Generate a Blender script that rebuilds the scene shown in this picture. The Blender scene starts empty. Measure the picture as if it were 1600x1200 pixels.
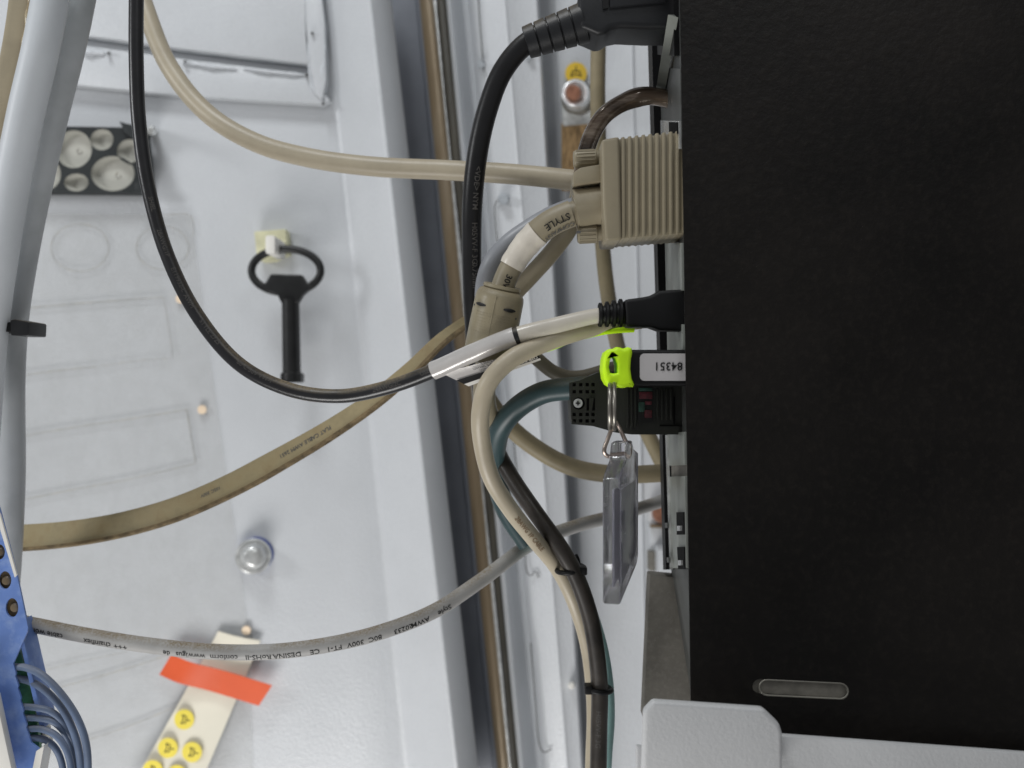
import bpy, bmesh, math, random
from mathutils import Vector, Matrix
random.seed(4)
SC = bpy.context.scene
COL = SC.collection
F = 1400.0            # focal length in photo pixels (photo 1600 x 1200)
CZ = 1.3              # camera height

# ------------------------------------------------------------------ camera, light
cam_d = bpy.data.cameras.new('camera'); cam = bpy.data.objects.new('camera', cam_d); COL.objects.link(cam)
cam.location = (0, 0, CZ); cam.rotation_euler = (math.radians(90), 0, 0)
cam_d.sensor_width = 36; cam_d.lens = 36 * F / 1600; cam_d.clip_start = .01; cam_d.clip_end = 20
cam_d.dof.use_dof = True; cam_d.dof.focus_distance = .283; cam_d.dof.aperture_fstop = 12.5
SC.camera = cam
SC.view_settings.view_transform = 'Standard'; SC.view_settings.look = 'None'
SC.view_settings.exposure = -.10; SC.view_settings.gamma = 1; SC.view_settings.use_curve_mapping = False
W = bpy.data.worlds.new('World'); SC.world = W; W.use_nodes = True
bg = W.node_tree.nodes['Background']; bg.inputs[0].default_value = (.97, .98, 1, 1); bg.inputs[1].default_value = .23
def area(name, loc, target, size, power, col):
    l = bpy.data.lights.new(name, 'AREA'); l.shape = 'RECTANGLE'; l.size = size[0]; l.size_y = size[1]; l.energy = power; l.color = col
    o = bpy.data.objects.new(name, l); COL.objects.link(o); o.location = loc
    o.rotation_euler = (Vector(target) - Vector(loc)).to_track_quat('-Z', 'Y').to_euler()
area('ceiling_lamp', (-.26, .06, CZ + .78), (-.24, .5, CZ + .15), (.24, .18), 3.6, (.96, .985, 1))
area('room_lamp', (.16, -.12, CZ + .50), (-.05, .5, CZ), (.20, .14), .5, (.96, .985, 1))
area('side_lamp', (-.78, .02, CZ + .24), (-.1, .5, CZ), (.20, .20), 1.7, (.97, .985, 1))
area('lower_left_fill', (-.26, .06, CZ - .66), (-.18, .52, CZ - .26), (.42, .28), 4.6, (1, .985, .965))  # added fill that brightens the lower door, no window stands there

# ------------------------------------------------------------------ helpers
def P(px, py, d):
    return Vector(((px - 800) / F * d, d, CZ + (600 - py) / F * d))
def Q(px, py, dref, y):          # pixel coordinates measured on the plane dref, placed at depth y (a true prism, no taper)
    return Vector(((px - 800) / F * dref, y, CZ + (600 - py) / F * dref))

def obj(name, verts, faces, m, parent=None, smooth=None, bevel=0, seg=2):
    me = bpy.data.meshes.new(name)
    org = Vector((0, 0, 0))
    vs = [Vector(v) for v in verts]
    if parent is None:
        org = sum(vs, Vector()) / len(vs)
    else:
        org = sum(vs, Vector()) / len(vs)
    me.from_pydata([v - org for v in vs], [], faces)
    me.validate()
    bm = bmesh.new(); bm.from_mesh(me)
    bmesh.ops.recalc_face_normals(bm, faces=bm.faces)
    if bevel:
        es = [e for e in bm.edges if len(e.link_faces) == 2 and e.calc_face_angle(0) > .5]
        if es:
            bmesh.ops.bevel(bm, geom=es, offset=bevel, segments=seg, profile=.6, affect='EDGES', clamp_overlap=True)
    bm.to_mesh(me); bm.free()
    me.materials.append(m)
    if smooth is not None:
        for p in me.polygons: p.use_smooth = True
        me.set_sharp_from_angle(angle=math.radians(smooth))
    o = bpy.data.objects.new(name, me); COL.objects.link(o)
    if parent is not None:
        o.parent = parent
        pl = parent.location if parent.parent is None else parent.location + parent.parent.location
        o.location = org - pl
    else:
        o.location = org
    return o

def thing(name, label, cat, loc, group=None, kind=None):
    o = bpy.data.objects.new(name, None); COL.objects.link(o); o.location = loc; o.empty_display_size = .01
    return tag(o, label, cat, group, kind)
def tag(o, label=None, cat=None, group=None, kind=None):
    if label: o['label'] = label
    if cat: o['category'] = cat
    if group: o['group'] = group
    if kind: o['kind'] = kind
    return o

def prism_g(poly, y0, y1, dref):
    n = len(poly)
    v = [Q(x, y, dref, y0) for x, y in poly] + [Q(x, y, dref, y1) for x, y in poly]
    f = [list(range(n)), list(range(2 * n - 1, n - 1, -1))]
    f += [[i, i + n, (i + 1) % n + n, (i + 1) % n] for i in range(n)]
    return v, f
def prism(name, poly, y0, y1, dref, m, parent=None, bevel=0, seg=2, smooth=40):
    v, f = prism_g(poly, y0, y1, dref)
    return obj(name, v, f, m, parent, smooth, bevel, seg)
def rect(x0, y0, x1, y1): return [(x0, y0), (x1, y0), (x1, y1), (x0, y1)]
def rrect(x0, y0, x1, y1, r, n=4):
    out = []
    for cx, cy, a in ((x1 - r, y0 + r, -90), (x1 - r, y1 - r, 0), (x0 + r, y1 - r, 90), (x0 + r, y0 + r, 180)):
        for k in range(n + 1):
            t = math.radians(a + 90 * k / n); out.append((cx + r * math.cos(t), cy + r * math.sin(t)))
    return out
def ell(cx, cy, rx, ry, n=32, a0=0):
    return [(cx + rx * math.cos(a0 + 2 * math.pi * k / n), cy + ry * math.sin(a0 + 2 * math.pi * k / n)) for k in range(n)]

def holed(name, outer, holes, y0, y1, dref, m, parent=None, bevel=0):   # plate with holes, through a filled 2D curve
    cu = bpy.data.curves.new(name, 'CURVE'); cu.dimensions = '2D'; cu.fill_mode = 'BOTH'
    for poly in [outer] + holes:
        s = cu.splines.new('POLY'); s.points.add(len(poly) - 1); s.use_cyclic_u = True
        for p, (x, y) in zip(s.points, poly):
            p.co = ((x - 800) / F * dref, (600 - y) / F * dref, 0, 1)
    cu.extrude = (y1 - y0) / 2; cu.bevel_depth = bevel; cu.bevel_resolution = 2; cu.offset = -bevel
    t = bpy.data.objects.new('tmp', cu); COL.objects.link(t)
    dg = bpy.context.evaluated_depsgraph_get(); me = bpy.data.meshes.new_from_object(t.evaluated_get(dg))
    vs = [Vector((v.co.x, (y0 + y1) / 2 - v.co.z, CZ + v.co.y)) for v in me.vertices]
    fs = [list(p.vertices) for p in me.polygons]
    bpy.data.objects.remove(t); bpy.data.curves.remove(cu); bpy.data.meshes.remove(me)
    o = obj(name, vs, fs, m, parent, 35)
    bm = bmesh.new(); bm.from_mesh(o.data); bmesh.ops.remove_doubles(bm, verts=bm.verts, dist=1e-6)
    bmesh.ops.recalc_face_normals(bm, faces=bm.faces); bm.to_mesh(o.data); bm.free()
    for p_ in o.data.polygons: p_.use_smooth = bevel > 0
    if bevel: o.data.set_sharp_from_angle(angle=math.radians(40))
    return o

def spline(pts, step=.0012):
    """centripetal-ish Catmull-Rom through world points, evenly sampled"""
    p = [Vector(q) for q in pts]
    p = [2 * p[0] - p[1]] + p + [2 * p[-1] - p[-2]]
    fine = []
    for i in range(1, len(p) - 2):
        a, b, c, d = p[i - 1:i + 3]
        n = max(4, int((c - b).length / step * 2))
        t0 = 0; t1 = t0 + max((b - a).length, 1e-6) ** .5; t2 = t1 + max((c - b).length, 1e-6) ** .5; t3 = t2 + max((d - c).length, 1e-6) ** .5
        for k in range(n):
            t = t1 + (t2 - t1) * k / n
            A1 = a * ((t1 - t) / (t1 - t0)) + b * ((t - t0) / (t1 - t0))
            A2 = b * ((t2 - t) / (t2 - t1)) + c * ((t - t1) / (t2 - t1))
            A3 = c * ((t3 - t) / (t3 - t2)) + d * ((t - t2) / (t3 - t2))
            B1 = A1 * ((t2 - t) / (t2 - t0)) + A2 * ((t - t0) / (t2 - t0))
            B2 = A2 * ((t3 - t) / (t3 - t1)) + A3 * ((t - t1) / (t3 - t1))
            fine.append(B1 * ((t2 - t) / (t2 - t1)) + B2 * ((t - t1) / (t2 - t1)))
    fine.append(p[-2])
    L = [0]
    for i in range(1, len(fine)): L.append(L[-1] + (fine[i] - fine[i - 1]).length)
    n = max(3, int(L[-1] / step)); out = []; j = 0
    for k in range(n + 1):
        s = L[-1] * k / n
        while j < len(L) - 2 and L[j + 1] < s: j += 1
        t = (s - L[j]) / max(L[j + 1] - L[j], 1e-9)
        out.append(fine[j].lerp(fine[j + 1], min(max(t, 0), 1)))
    return out
def pp(pts, step=.0012): return spline([P(*q) for q in pts], step)
def frames(path):
    T = []
    for i in range(len(path)):
        a = path[max(i - 1, 0)]; b = path[min(i + 1, len(path) - 1)]; T.append((b - a).normalized())
    fr = []
    up = Vector((0, -1, 0))
    N = (up - T[0] * up.dot(T[0]))
    if N.length < .1: N = Vector((0, 0, 1)) - T[0] * T[0].z
    N.normalize()
    for t in T:
        N = (N - t * N.dot(t)).normalized()
        fr.append((t, N, N.cross(t)))
    return fr
def tube_g(path, r, n=20, cap=True, closed=False):
    """r: number or function(fraction)"""
    fr = frames(path); v = []; f = []; m = len(path)
    for i, (p, (t, N, B)) in enumerate(zip(path, fr)):
        R = r(i / (m - 1)) if callable(r) else r
        for k in range(n):
            a = 2 * math.pi * k / n
            v.append(p + (N * math.cos(a) + B * math.sin(a)) * R)
    for i in range(m - 1 + (1 if closed else 0)):
        for k in range(n):
            f.append([i * n + k, i * n + (k + 1) % n, ((i + 1) % m) * n + (k + 1) % n, ((i + 1) % m) * n + k])
    if cap and not closed:
        f.append(list(range(n))); f.append([(m - 1) * n + k for k in range(n)][::-1])
    return v, f
def tube(name, path, r, m, parent=None, n=20, closed=False, smooth=50):
    v, f = tube_g(path, r, n, True, closed)
    return obj(name, v, f, m, parent, smooth)
def lathe(name, p0, p1, prof, m, parent=None, n=28, smooth=35):
    """prof: (fraction along the axis p0-p1, radius)"""
    ax = (p1 - p0); L = ax.length; t = ax.normalized()
    N = Vector((0, 0, 1)) if abs(t.z) < .9 else Vector((1, 0, 0))
    N = (N - t * N.dot(t)).normalized(); B = N.cross(t); v = []; f = []
    for s, r in prof:
        for k in range(n):
            a = 2 * math.pi * k / n; v.append(p0 + t * L * s + (N * math.cos(a) + B * math.sin(a)) * max(r, 1e-5))
    for i in range(len(prof) - 1):
        for k in range(n): f.append([i * n + k, i * n + (k + 1) % n, (i + 1) * n + (k + 1) % n, (i + 1) * n + k])
    f.append(list(range(n))); f.append([(len(prof) - 1) * n + k for k in range(n)][::-1])
    return obj(name, v, f, m, parent, smooth)
def loft(name, cols, m, parent=None, thick=.0015, y0=-160, y1=1360, smooth=50, rows=1):
    """folded sheet: cols = (x at row 0, x at row 1200, depth) from left to right; real sheet thickness behind"""
    n = len(cols); v = []; f = []; R = rows + 1
    for back in (0, 1):
        for j in range(R):
            y = y0 + (y1 - y0) * j / rows
            for a, b, d in cols: v.append(P(a + (b - a) * y / 1200, y, d) + Vector((0, thick * back, 0)))
    for back in (0, 1):
        o = back * n * R
        for j in range(rows):
            for i in range(n - 1):
                q = [o + j * n + i, o + j * n + i + 1, o + (j + 1) * n + i + 1, o + (j + 1) * n + i]
                f.append(q if not back else q[::-1])
    for j in range(rows):
        for i in (0, n - 1):
            a = j * n + i; b = (j + 1) * n + i; f.append([a, b, b + n * R, a + n * R])
    for i in range(n - 1):
        for j in (0, R - 1):
            a = j * n + i; f.append([a, a + 1, a + 1 + n * R, a + n * R])
    return obj(name, v, f, m, parent, smooth)

_tm = {}
def text_mesh(s, size):
    key = (s, size)
    cu = bpy.data.curves.new('t', 'FONT'); cu.body = s; cu.size = size; cu.resolution_u = 2; cu.offset = size * .012
    t = bpy.data.objects.new('t', cu); COL.objects.link(t)
    dg = bpy.context.evaluated_depsgraph_get(); me = bpy.data.meshes.new_from_object(t.evaluated_get(dg))
    bm = bmesh.new(); bm.from_mesh(me); bmesh.ops.remove_doubles(bm, verts=bm.verts, dist=size * 1e-4); bmesh.ops.triangulate(bm, faces=bm.faces)
    for _ in range(2):
        es_ = [e for e in bm.edges if e.calc_length() > size * .2]
        if es_: bmesh.ops.subdivide_edges(bm, edges=es_, cuts=1); bmesh.ops.triangulate(bm, faces=[f for f in bm.faces if len(f.verts) > 3])
    bm.to_mesh(me); bm.free()
    r = ([v.co.copy() for v in me.vertices], [list(p.vertices) for p in me.polygons])
    bpy.data.objects.remove(t); bpy.data.curves.remove(cu); bpy.data.meshes.remove(me)
    return r
def text_on(name, s, size, path, r, s0, ang, m, parent, flip=True, stretch=1.0, lift=.00006):
    """lettering wrapped on a cable; s0 = metres along the path where the text starts; flip = read upside down"""
    vs, fs = text_mesh(s, size)
    if not vs: return
    L = [0]
    for i in range(1, len(path)): L.append(L[-1] + (path[i] - path[i - 1]).length)
    out = []
    for c in vs:
        u = s0 + (-c.x if flip else c.x) * stretch
        u = min(max(u, 0), L[-1] - 1e-6)
        i = min(range(1)) if False else 0
        lo, hi = 0, len(L) - 1
        while hi - lo > 1:
            mid = (lo + hi) // 2
            if L[mid] <= u: lo = mid
            else: hi = mid
        t = (u - L[lo]) / max(L[hi] - L[lo], 1e-9)
        p = path[lo].lerp(path[hi], t)
        a = path[max(lo - 1, 0)]; b = path[min(hi + 1, len(path) - 1)]; T = (b - a).normalized()
        N = Vector((0, -1, 0)); N = (N - T * N.dot(T)).normalized(); B = N.cross(T)
        th = ang + (-1 if flip else 1) * (c.y - size * .33) / r
        out.append(p + (N * math.cos(th) + B * math.sin(th)) * (r + lift))
    return obj(name, out, fs, m, parent)
def text_flat(name, s, size, org, ux, uy, m, parent):
    vs, fs = text_mesh(s, size)
    return obj(name, [org + ux * c.x + uy * c.y for c in vs], fs, m, parent)

# ------------------------------------------------------------------ materials
def mat(name, col, rough=.5, spec=.5, metal=0, var=.08, vscale=60, bump=0, bscale=900, dust=None, damt=.6, coat=0, col2=None, c2amt=0, c2scale=40, aniso=None, sss=0):
    m = bpy.data.materials.new(name); m.use_nodes = True; nt = m.node_tree; N = nt.nodes; Lk = nt.links
    b = N['Principled BSDF']; b.inputs['Roughness'].default_value = rough; b.inputs['Metallic'].default_value = metal
    b.inputs['Specular IOR Level'].default_value = spec; b.inputs['Coat Weight'].default_value = coat
    if sss:
        b.inputs['Subsurface Weight'].default_value = sss; b.inputs['Subsurface Scale'].default_value = .002
    tc = N.new('ShaderNodeNewGeometry')
    def noise(scale, detail=4, ro=.6):
        n = N.new('ShaderNodeTexNoise'); n.inputs['Scale'].default_value = scale; n.inputs['Detail'].default_value = detail
        n.inputs['Roughness'].default_value = ro
        if aniso:
            mp = N.new('ShaderNodeMapping'); mp.inputs['Scale'].default_value = aniso; Lk.new(tc.outputs['Position'], mp.inputs[0]); Lk.new(mp.outputs[0], n.inputs['Vector'])
        else: Lk.new(tc.outputs['Position'], n.inputs['Vector'])
        return n.outputs[0]
    def mix(a, bcol, fac):
        x = N.new('ShaderNodeMix'); x.data_type = 'RGBA'
        if hasattr(fac, 'links'): Lk.new(fac, x.inputs[0])
        else: x.inputs[0].default_value = fac
        for k, c in ((6, a), (7, bcol)):
            if hasattr(c, 'links'): Lk.new(c, x.inputs[k])
            else: x.inputs[k].default_value = (*c, 1)
        return x.outputs[2]
    def ramp(fac, lo, hi):
        r = N.new('ShaderNodeMapRange'); r.inputs[1].default_value = lo; r.inputs[2].default_value = hi; Lk.new(fac, r.inputs[0]); return r.outputs[0]
    def mul(a, bb):
        x = N.new('ShaderNodeMath'); x.operation = 'MULTIPLY'
        for k, c in ((0, a), (1, bb)):
            if hasattr(c, 'links'): Lk.new(c, x.inputs[k])
            else: x.inputs[k].default_value = c
        return x.outputs[0]
    dark = tuple(c * (1 - var * 2) for c in col); light = tuple(min(c * (1 + var), 1) for c in col)
    c = mix(dark, light, ramp(noise(vscale), .3, .7))
    if col2: c = mix(c, col2, mul(ramp(noise(c2scale, 6, .65), .48, .68), c2amt))
    if dust:
        sp = N.new('ShaderNodeSeparateXYZ'); Lk.new(tc.outputs['Normal'], sp.inputs[0])
        fac = mul(mul(ramp(sp.outputs[2], .15, .85), ramp(noise(1500, 3, .7), .25, .6)), mul(ramp(noise(50, 3), .3, .6), damt))
        c = mix(c, dust, fac)
        rr = N.new('ShaderNodeMapRange'); Lk.new(fac, rr.inputs[0]); rr.inputs[3].default_value = rough; rr.inputs[4].default_value = 1
        Lk.new(rr.outputs[0], b.inputs['Roughness'])
    Lk.new(c, b.inputs['Base Color'])
    if bump:
        bn = N.new('ShaderNodeBump'); bn.inputs['Strength'].default_value = 1; bn.inputs['Distance'].default_value = bump
        Lk.new(noise(bscale, 3), bn.inputs['Height']); Lk.new(bn.outputs[0], b.inputs['Normal'])
    return m
DUST = (.30, .23, .13)
M = {}
M['paint'] = mat('light_grey_paint', (.565, .583, .605), .32, .5, var=.035, vscale=14, bump=.0003, bscale=640, col2=(.46, .475, .50), c2amt=.4, c2scale=1000)
M['paintw'] = mat('white_powder_coat', (.58, .585, .59), .40, .5, var=.03, vscale=30, bump=.00013, bscale=900)
M['paintg'] = mat('blue_grey_paint', (.40, .43, .46), .45, .5, var=.06, vscale=25, bump=.0001, bscale=800)
M['gapdark'] = mat('slate_metal', (.055, .062, .075), .5, .5, var=.15, vscale=30, bump=.00005, bscale=600)
M['slate'] = mat('slate_lit_metal', (.24, .255, .29), .3, .5, var=.08, vscale=30)
M['bronze'] = mat('bronze_rail', (.25, .19, .12), .30, .5, .3, var=.12, vscale=60, bump=.00012, bscale=350, col2=(.30, .27, .22), c2amt=.5, c2scale=60, aniso=(1, 1, .12))
M['olive'] = mat('dark_rubber', (.060, .055, .044), .32, .5, var=.2, vscale=80, bump=.00006, col2=(.13, .115, .085), c2amt=.4, c2scale=100, aniso=(1, 1, .12))
M['weld'] = mat('painted_weld', (.575, .598, .628), .30, .5, var=.05, vscale=200, bump=.0004, bscale=300)
M['beige'] = mat('beige_cable', (.40, .345, .245), .42, .4, var=.07, vscale=70, bump=.00004, bscale=1500, dust=(.22, .165, .09), damt=.4)
M['beigelt'] = mat('cream_cable', (.45, .395, .295), .38, .4, var=.06, vscale=70, bump=.00003, bscale=1500, dust=(.26, .20, .12), damt=.4)
M['beigedk'] = mat('dusty_beige_cable', (.25, .21, .13), .5, .35, var=.12, vscale=70, dust=(.15, .115, .06), damt=.5)
M['vga'] = mat('beige_plug_plastic', (.275, .238, .165), .42, .4, var=.05, vscale=90, bump=.00003, bscale=2500, dust=(.17, .125, .07), damt=.45)
M['ferrite'] = mat('ferrite_sleeve_plastic', (.29, .25, .165), .38, .4, var=.08, vscale=90, bump=.00006, bscale=900, dust=(.17, .125, .07), damt=.6)
M['flat'] = mat('flat_beige_cable', (.38, .315, .18), .6, .3, var=.12, vscale=120, bump=.00005, bscale=1500, col2=(.23, .165, .08), c2amt=.6, c2scale=120, dust=(.24, .175, .09), damt=.75)
M['flatedge'] = mat('dusty_cable_edge', (.20, .145, .075), .7, .3, var=.3, vscale=300)
M['grey'] = mat('light_grey_cable', (.60, .63, .66), .42, .4, var=.03, vscale=50, bump=.00003, bscale=1500)
M['greydk'] = mat('mid_grey_cable', (.245, .26, .265), .42, .45, var=.08, vscale=50, bump=.00003, bscale=1500)
M['greyc'] = mat('grey_control_cable', (.38, .375, .365), .5, .35, var=.08, vscale=80, dust=(.20, .155, .095), damt=1)
M['black'] = mat('black_cable', (.016, .016, .018), .30, .5, var=.2, vscale=80, bump=.00003, bscale=900, dust=DUST, damt=.75)
M['blackcl'] = mat('black_cable_clean', (.009, .009, .010), .36, .4, var=.2, vscale=80, bump=.00003, bscale=900, dust=DUST, damt=.15)
M['cabledk'] = mat('dusty_dark_cable', (.038, .032, .027), .36, .5, var=.3, vscale=120, dust=(.20, .15, .10), damt=.5)
M['plug'] = mat('black_plug_plastic', (.006, .006, .0065), .5, .25, var=.15, vscale=80, bump=.00003, bscale=1500)
M['iec'] = mat('charcoal_plug_plastic', (.016, .017, .019), .42, .35, var=.15, vscale=80, bump=.00004, bscale=1500, dust=DUST, damt=.4)
M['pc'] = mat('black_textured_cover', (.0068, .0056, .0048), .50, .2, var=.35, vscale=18, bump=.00022, bscale=420, col2=(.030, .025, .020), c2amt=.16, c2scale=420)
M['pcside'] = mat('dark_grey_chassis', (.075, .078, .075), .45, .4, var=.1, vscale=50)
M['dusty'] = mat('dusty_dark_plate', (.165, .155, .135), .7, .3, var=.12, vscale=60, bump=.0001, bscale=700, col2=(.24, .225, .20), c2amt=.5, c2scale=500)
M['io'] = mat('plated_sheet', (.34, .36, .33), .38, .5, .45, var=.08, vscale=90)
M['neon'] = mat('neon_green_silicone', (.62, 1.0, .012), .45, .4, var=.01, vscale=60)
M['white'] = mat('white_label', (.50, .48, .48), .5, .4, var=.03, vscale=90)
M['whitep'] = mat('white_paper', (.80, .78, .73), .4, .4, var=.03, vscale=90)
M['wrap'] = mat('glossy_label_film', (.56, .54, .52), .22, .6, .15, var=.05, vscale=90, bump=.00005, bscale=300)
M['sleeve'] = mat('cream_heatshrink', (.56, .52, .45), .28, .5, var=.05, vscale=90)
M['tape'] = mat('white_adhesive_tape', (.66, .61, .53), .3, .5, var=.06, vscale=150, bump=.00012, bscale=260)
M['greyt'] = mat('grey_tube', (.27, .28, .30), .4, .45, var=.05, vscale=80)
M['profi'] = mat('olive_black_plastic', (.022, .023, .019), .45, .35, var=.1, vscale=90, bump=.00003, bscale=1800, dust=(.12, .11, .08), damt=.3)
M['hole'] = mat('hole_black', (.003, .003, .003), .7, .1)
M['ink'] = mat('black_ink', (.012, .012, .012), .5, .3)
M['inkg'] = mat('grey_ink', (.10, .10, .10), .5, .3)
M['inkw'] = mat('pale_print', (.085, .08, .075), .5, .3)
M['teal'] = mat('teal_cable', (.038, .072, .078), .4, .45, var=.12, vscale=90, dust=(.17, .15, .10), damt=.9)
M['teallt'] = mat('pale_teal_cable', (.30, .50, .48), .4, .45, var=.08, vscale=90)
M['steel'] = mat('bright_steel', (.70, .71, .70), .26, .6, .55, var=.15, vscale=250, bump=.00012, bscale=400)
M['steeld'] = mat('dull_steel', (.36, .34, .30), .35, .5, .85, var=.25, vscale=300)
M['copper'] = mat('copper_stud', (.42, .20, .13), .42, .5, .6, var=.2, vscale=300)
M['braid'] = mat('copper_braid', (.36, .24, .12), .5, .4, .3, var=.25, vscale=500, bump=.0002, bscale=900, aniso=(1, 1, .25))
M['clearbrown'] = mat('brown_glossy_cable', (.17, .12, .085), .16, .6, .4, var=.4, vscale=110, coat=.7, aniso=(.3, .3, 1.2), col2=(.50, .42, .33), c2amt=.7, c2scale=160)
M['yellow'] = mat('yellow_sticker', (.78, .52, .03), .45, .4, var=.03, vscale=90)
M['yellowb'] = mat('pale_yellow_sticker', (.80, .66, .08), .45, .4, var=.03, vscale=90)
M['cream'] = mat('cream_backing_paper', (.78, .74, .62), .45, .4, var=.02, vscale=60)
M['orange'] = mat('orange_tape', (.72, .115, .04), .42, .4, var=.04, vscale=40, col2=(.75, .25, .15), c2amt=.7, c2scale=12)
M['blue'] = mat('blue_module_plastic', (.14, .235, .54), .45, .35, var=.08, vscale=100, bump=.00003, bscale=1500, col2=(.32, .42, .66), c2amt=.5, c2scale=160)
M['green'] = mat('green_circuit_board', (.10, .30, .14), .4, .5, var=.2, vscale=300)
M['wire'] = mat('blue_grey_wire', (.13, .175, .27), .4, .45, var=.1, vscale=90, dust=(.26, .23, .20), damt=.5)
M['key'] = mat('black_key', (.010, .0105, .011), .38, .45, var=.2, vscale=90, dust=(.08, .08, .07), damt=.35)
M['mount'] = mat('yellowed_clip_base', (.68, .66, .44), .5, .4, var=.08, vscale=120)
M['grommet'] = mat('grey_rubber_membrane', (.47, .465, .42), .6, .3, var=.04, vscale=120, bump=.00005, bscale=700)
M['entry'] = mat('black_entry_frame', (.018, .022, .023), .5, .35, var=.15, vscale=90)
M['red'] = mat('dim_red_plastic', (.10, .012, .02), .4, .5, var=.3, vscale=700)
M['ledg'] = mat('dim_green_plastic', (.02, .07, .05), .4, .5, var=.3, vscale=700)
M['bluering'] = mat('blue_seal', (.05, .09, .35), .5)
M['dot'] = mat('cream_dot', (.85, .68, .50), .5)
M['line'] = mat('pencil_grey_crease', (.36, .35, .32), .6, var=.2, vscale=200, col2=(.42, .36, .24), c2amt=.6, c2scale=300)
def clear(name, col, rough, mixf=None):
    m = bpy.data.materials.new(name); m.use_nodes = True; nt = m.node_tree; b = nt.nodes['Principled BSDF']
    b.inputs['Base Color'].default_value = (*col, 1); b.inputs['Roughness'].default_value = rough
    n = nt.nodes.new('ShaderNodeTexNoise'); n.inputs['Scale'].default_value = 130; n.inputs['Detail'].default_value = 5
    r = nt.nodes.new('ShaderNodeMapRange'); r.inputs[1].default_value = .4; r.inputs[2].default_value = .75
    g = nt.nodes.new('ShaderNodeNewGeometry'); nt.links.new(g.outputs['Position'], n.inputs['Vector']); nt.links.new(n.outputs[0], r.inputs[0])
    if mixf is None:
        b.inputs['Transmission Weight'].default_value = 1; b.inputs['IOR'].default_value = 1.49
        r.inputs[3].default_value = rough; r.inputs[4].default_value = rough + .25; nt.links.new(r.outputs[0], b.inputs['Roughness'])
    else:
        r.inputs[3].default_value = mixf * .8; r.inputs[4].default_value = mixf * 1.25; nt.links.new(r.outputs[0], b.inputs['Alpha'])
    return m
M['acrylic'] = clear('clear_acrylic', (.90, .885, .94), .06)
M['film'] = clear('translucent_film', (.50, .50, .48), .4, .10)

# ------------------------------------------------------------------ setting: the cabinet's sheet metal
door = loft('door_panel', [(-420, -420, .52), (-100, -100, .52), (200, 220, .52), (480, 560, .52), (498, 612, .5200), (503, 630, .5212), (507, 638, .5212), (512, 646, .5175), (574, 709, .4965), (577, 713, .4957), (581, 717, .4962), (609, 745, .510), (611, 747, .513)], M['paint'], smooth=60)
tag(door, kind='structure')
gap = loft('gap_panel', [(520, 640, .556), (648, 768, .556), (651, 771, .553), (652, 772, .548), (660, 781, .546)], M['slate'], smooth=40)
tag(gap, kind='structure')
chan = loft('seal_channel', [(655, 776, .549), (672, 797, .549), (676, 799, .552), (694, 809, .552), (696, 811, .545)], M['olive'], smooth=40)
tag(chan, kind='structure')
post = loft('frame_post', [(696, 810, .541), (698, 811, .536), (702, 816, .534), (707, 822, .536), (711, 827, .545), (722, 838, .552), (730, 846, .550), (738, 852, .530), (742, 855, .522), (748, 860, .519),
    (785, 884, .518), (789, 887, .517), (793, 890, .518), (838, 908, .519), (840.5, 911, .521), (842, 912.5, .535)], M['paint'], smooth=45)
tag(post, kind='structure')
wall = loft('cabinet_wall', [(825, 898, .552), (842, 913, .550), (858, 921, .546), (868, 924, .543), (985, 1010, .541), (987, 1012, .5395), (989, 1014, .541), (1700, 1700, .541)], M['paint'], smooth=40)
tag(wall, kind='structure')
# round rail in front of the seal
rail = thing('seal_rail', 'long dirty bronze coloured round rail in the dark gap beside the door edge', 'rail', P(725, 600, .54))
def col(x0, x1, d, y): return P(x0 + (x1 - x0) * y / 1200, y, d)
tube('bar', [col(667, 789, .5385, y) for y in range(-160, 1370, 40)], .0047, M['bronze'], rail)
tube('seal_lip', [col(688, 804, .541, y) for y in range(-160, 1370, 40)], .0044, M['olive'], rail)
tube('highlight_strip', [col(679, 797, .5350, y) for y in range(-160, 1370, 12)], lambda t: .0009 + .00035 * math.sin(t * 17 + 1) + .0001 * math.sin(t * 411), M['steel'], rail, n=10)  # thin silver tube imitating the highlight along the rail

# stamped slots, pips and marks on the post
def mark(name, pts, r, m, parent, step=.002): return tube(name, pp(pts, step), r, m, parent, n=8)
dm = .517
for nm, pts, lab in (('slot_outline', [(746, -20, dm), (750, 40, dm), (756, 112, dm)], 'thin punched slot line at the top of the frame post'),
                ('slot_outline', [(784, 316, dm), (779, 312, dm), (774, 318, dm), (779, 400, dm), (782, 470, dm)], 'thin hooked slot line beside the grey bolt tip'),
                ('slot_outline', [(803, 690, dm), (812, 780, dm), (820, 860, dm), (824, 895, dm), (830, 900, dm), (836, 892, dm), (842, 902, dm)], 'thin slot line hooked at its lower end behind the cable bend'),
                ('slot_outline', [(829, 1005, dm), (836, 1090, dm), (844, 1168, dm), (850, 1176, dm), (862, 1170, dm)], 'thin slot line low on the frame post, hooked at its foot')):
    mark(nm, pts, .00035, M['inkg'], post)['label'] = lab
for x, y, r, d0 in ((787, 311, 9, .512), (827, 87, 6, .514), (752, 101, 6, .515), (866, 662, 6, .535), (815, 694, 4, .514)):
    lathe('rivet', P(x, y, .54), P(x, y, d0), [(0, r * .00037), (.8, r * .00037), (1, r * .00028)], M['paintg'], post)
lathe('rivet', P(893, 1071, .52), P(893, 1071, .511), [(0, .002), (.8, .002), (1, .0012)], M['whitep'], post)

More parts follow.
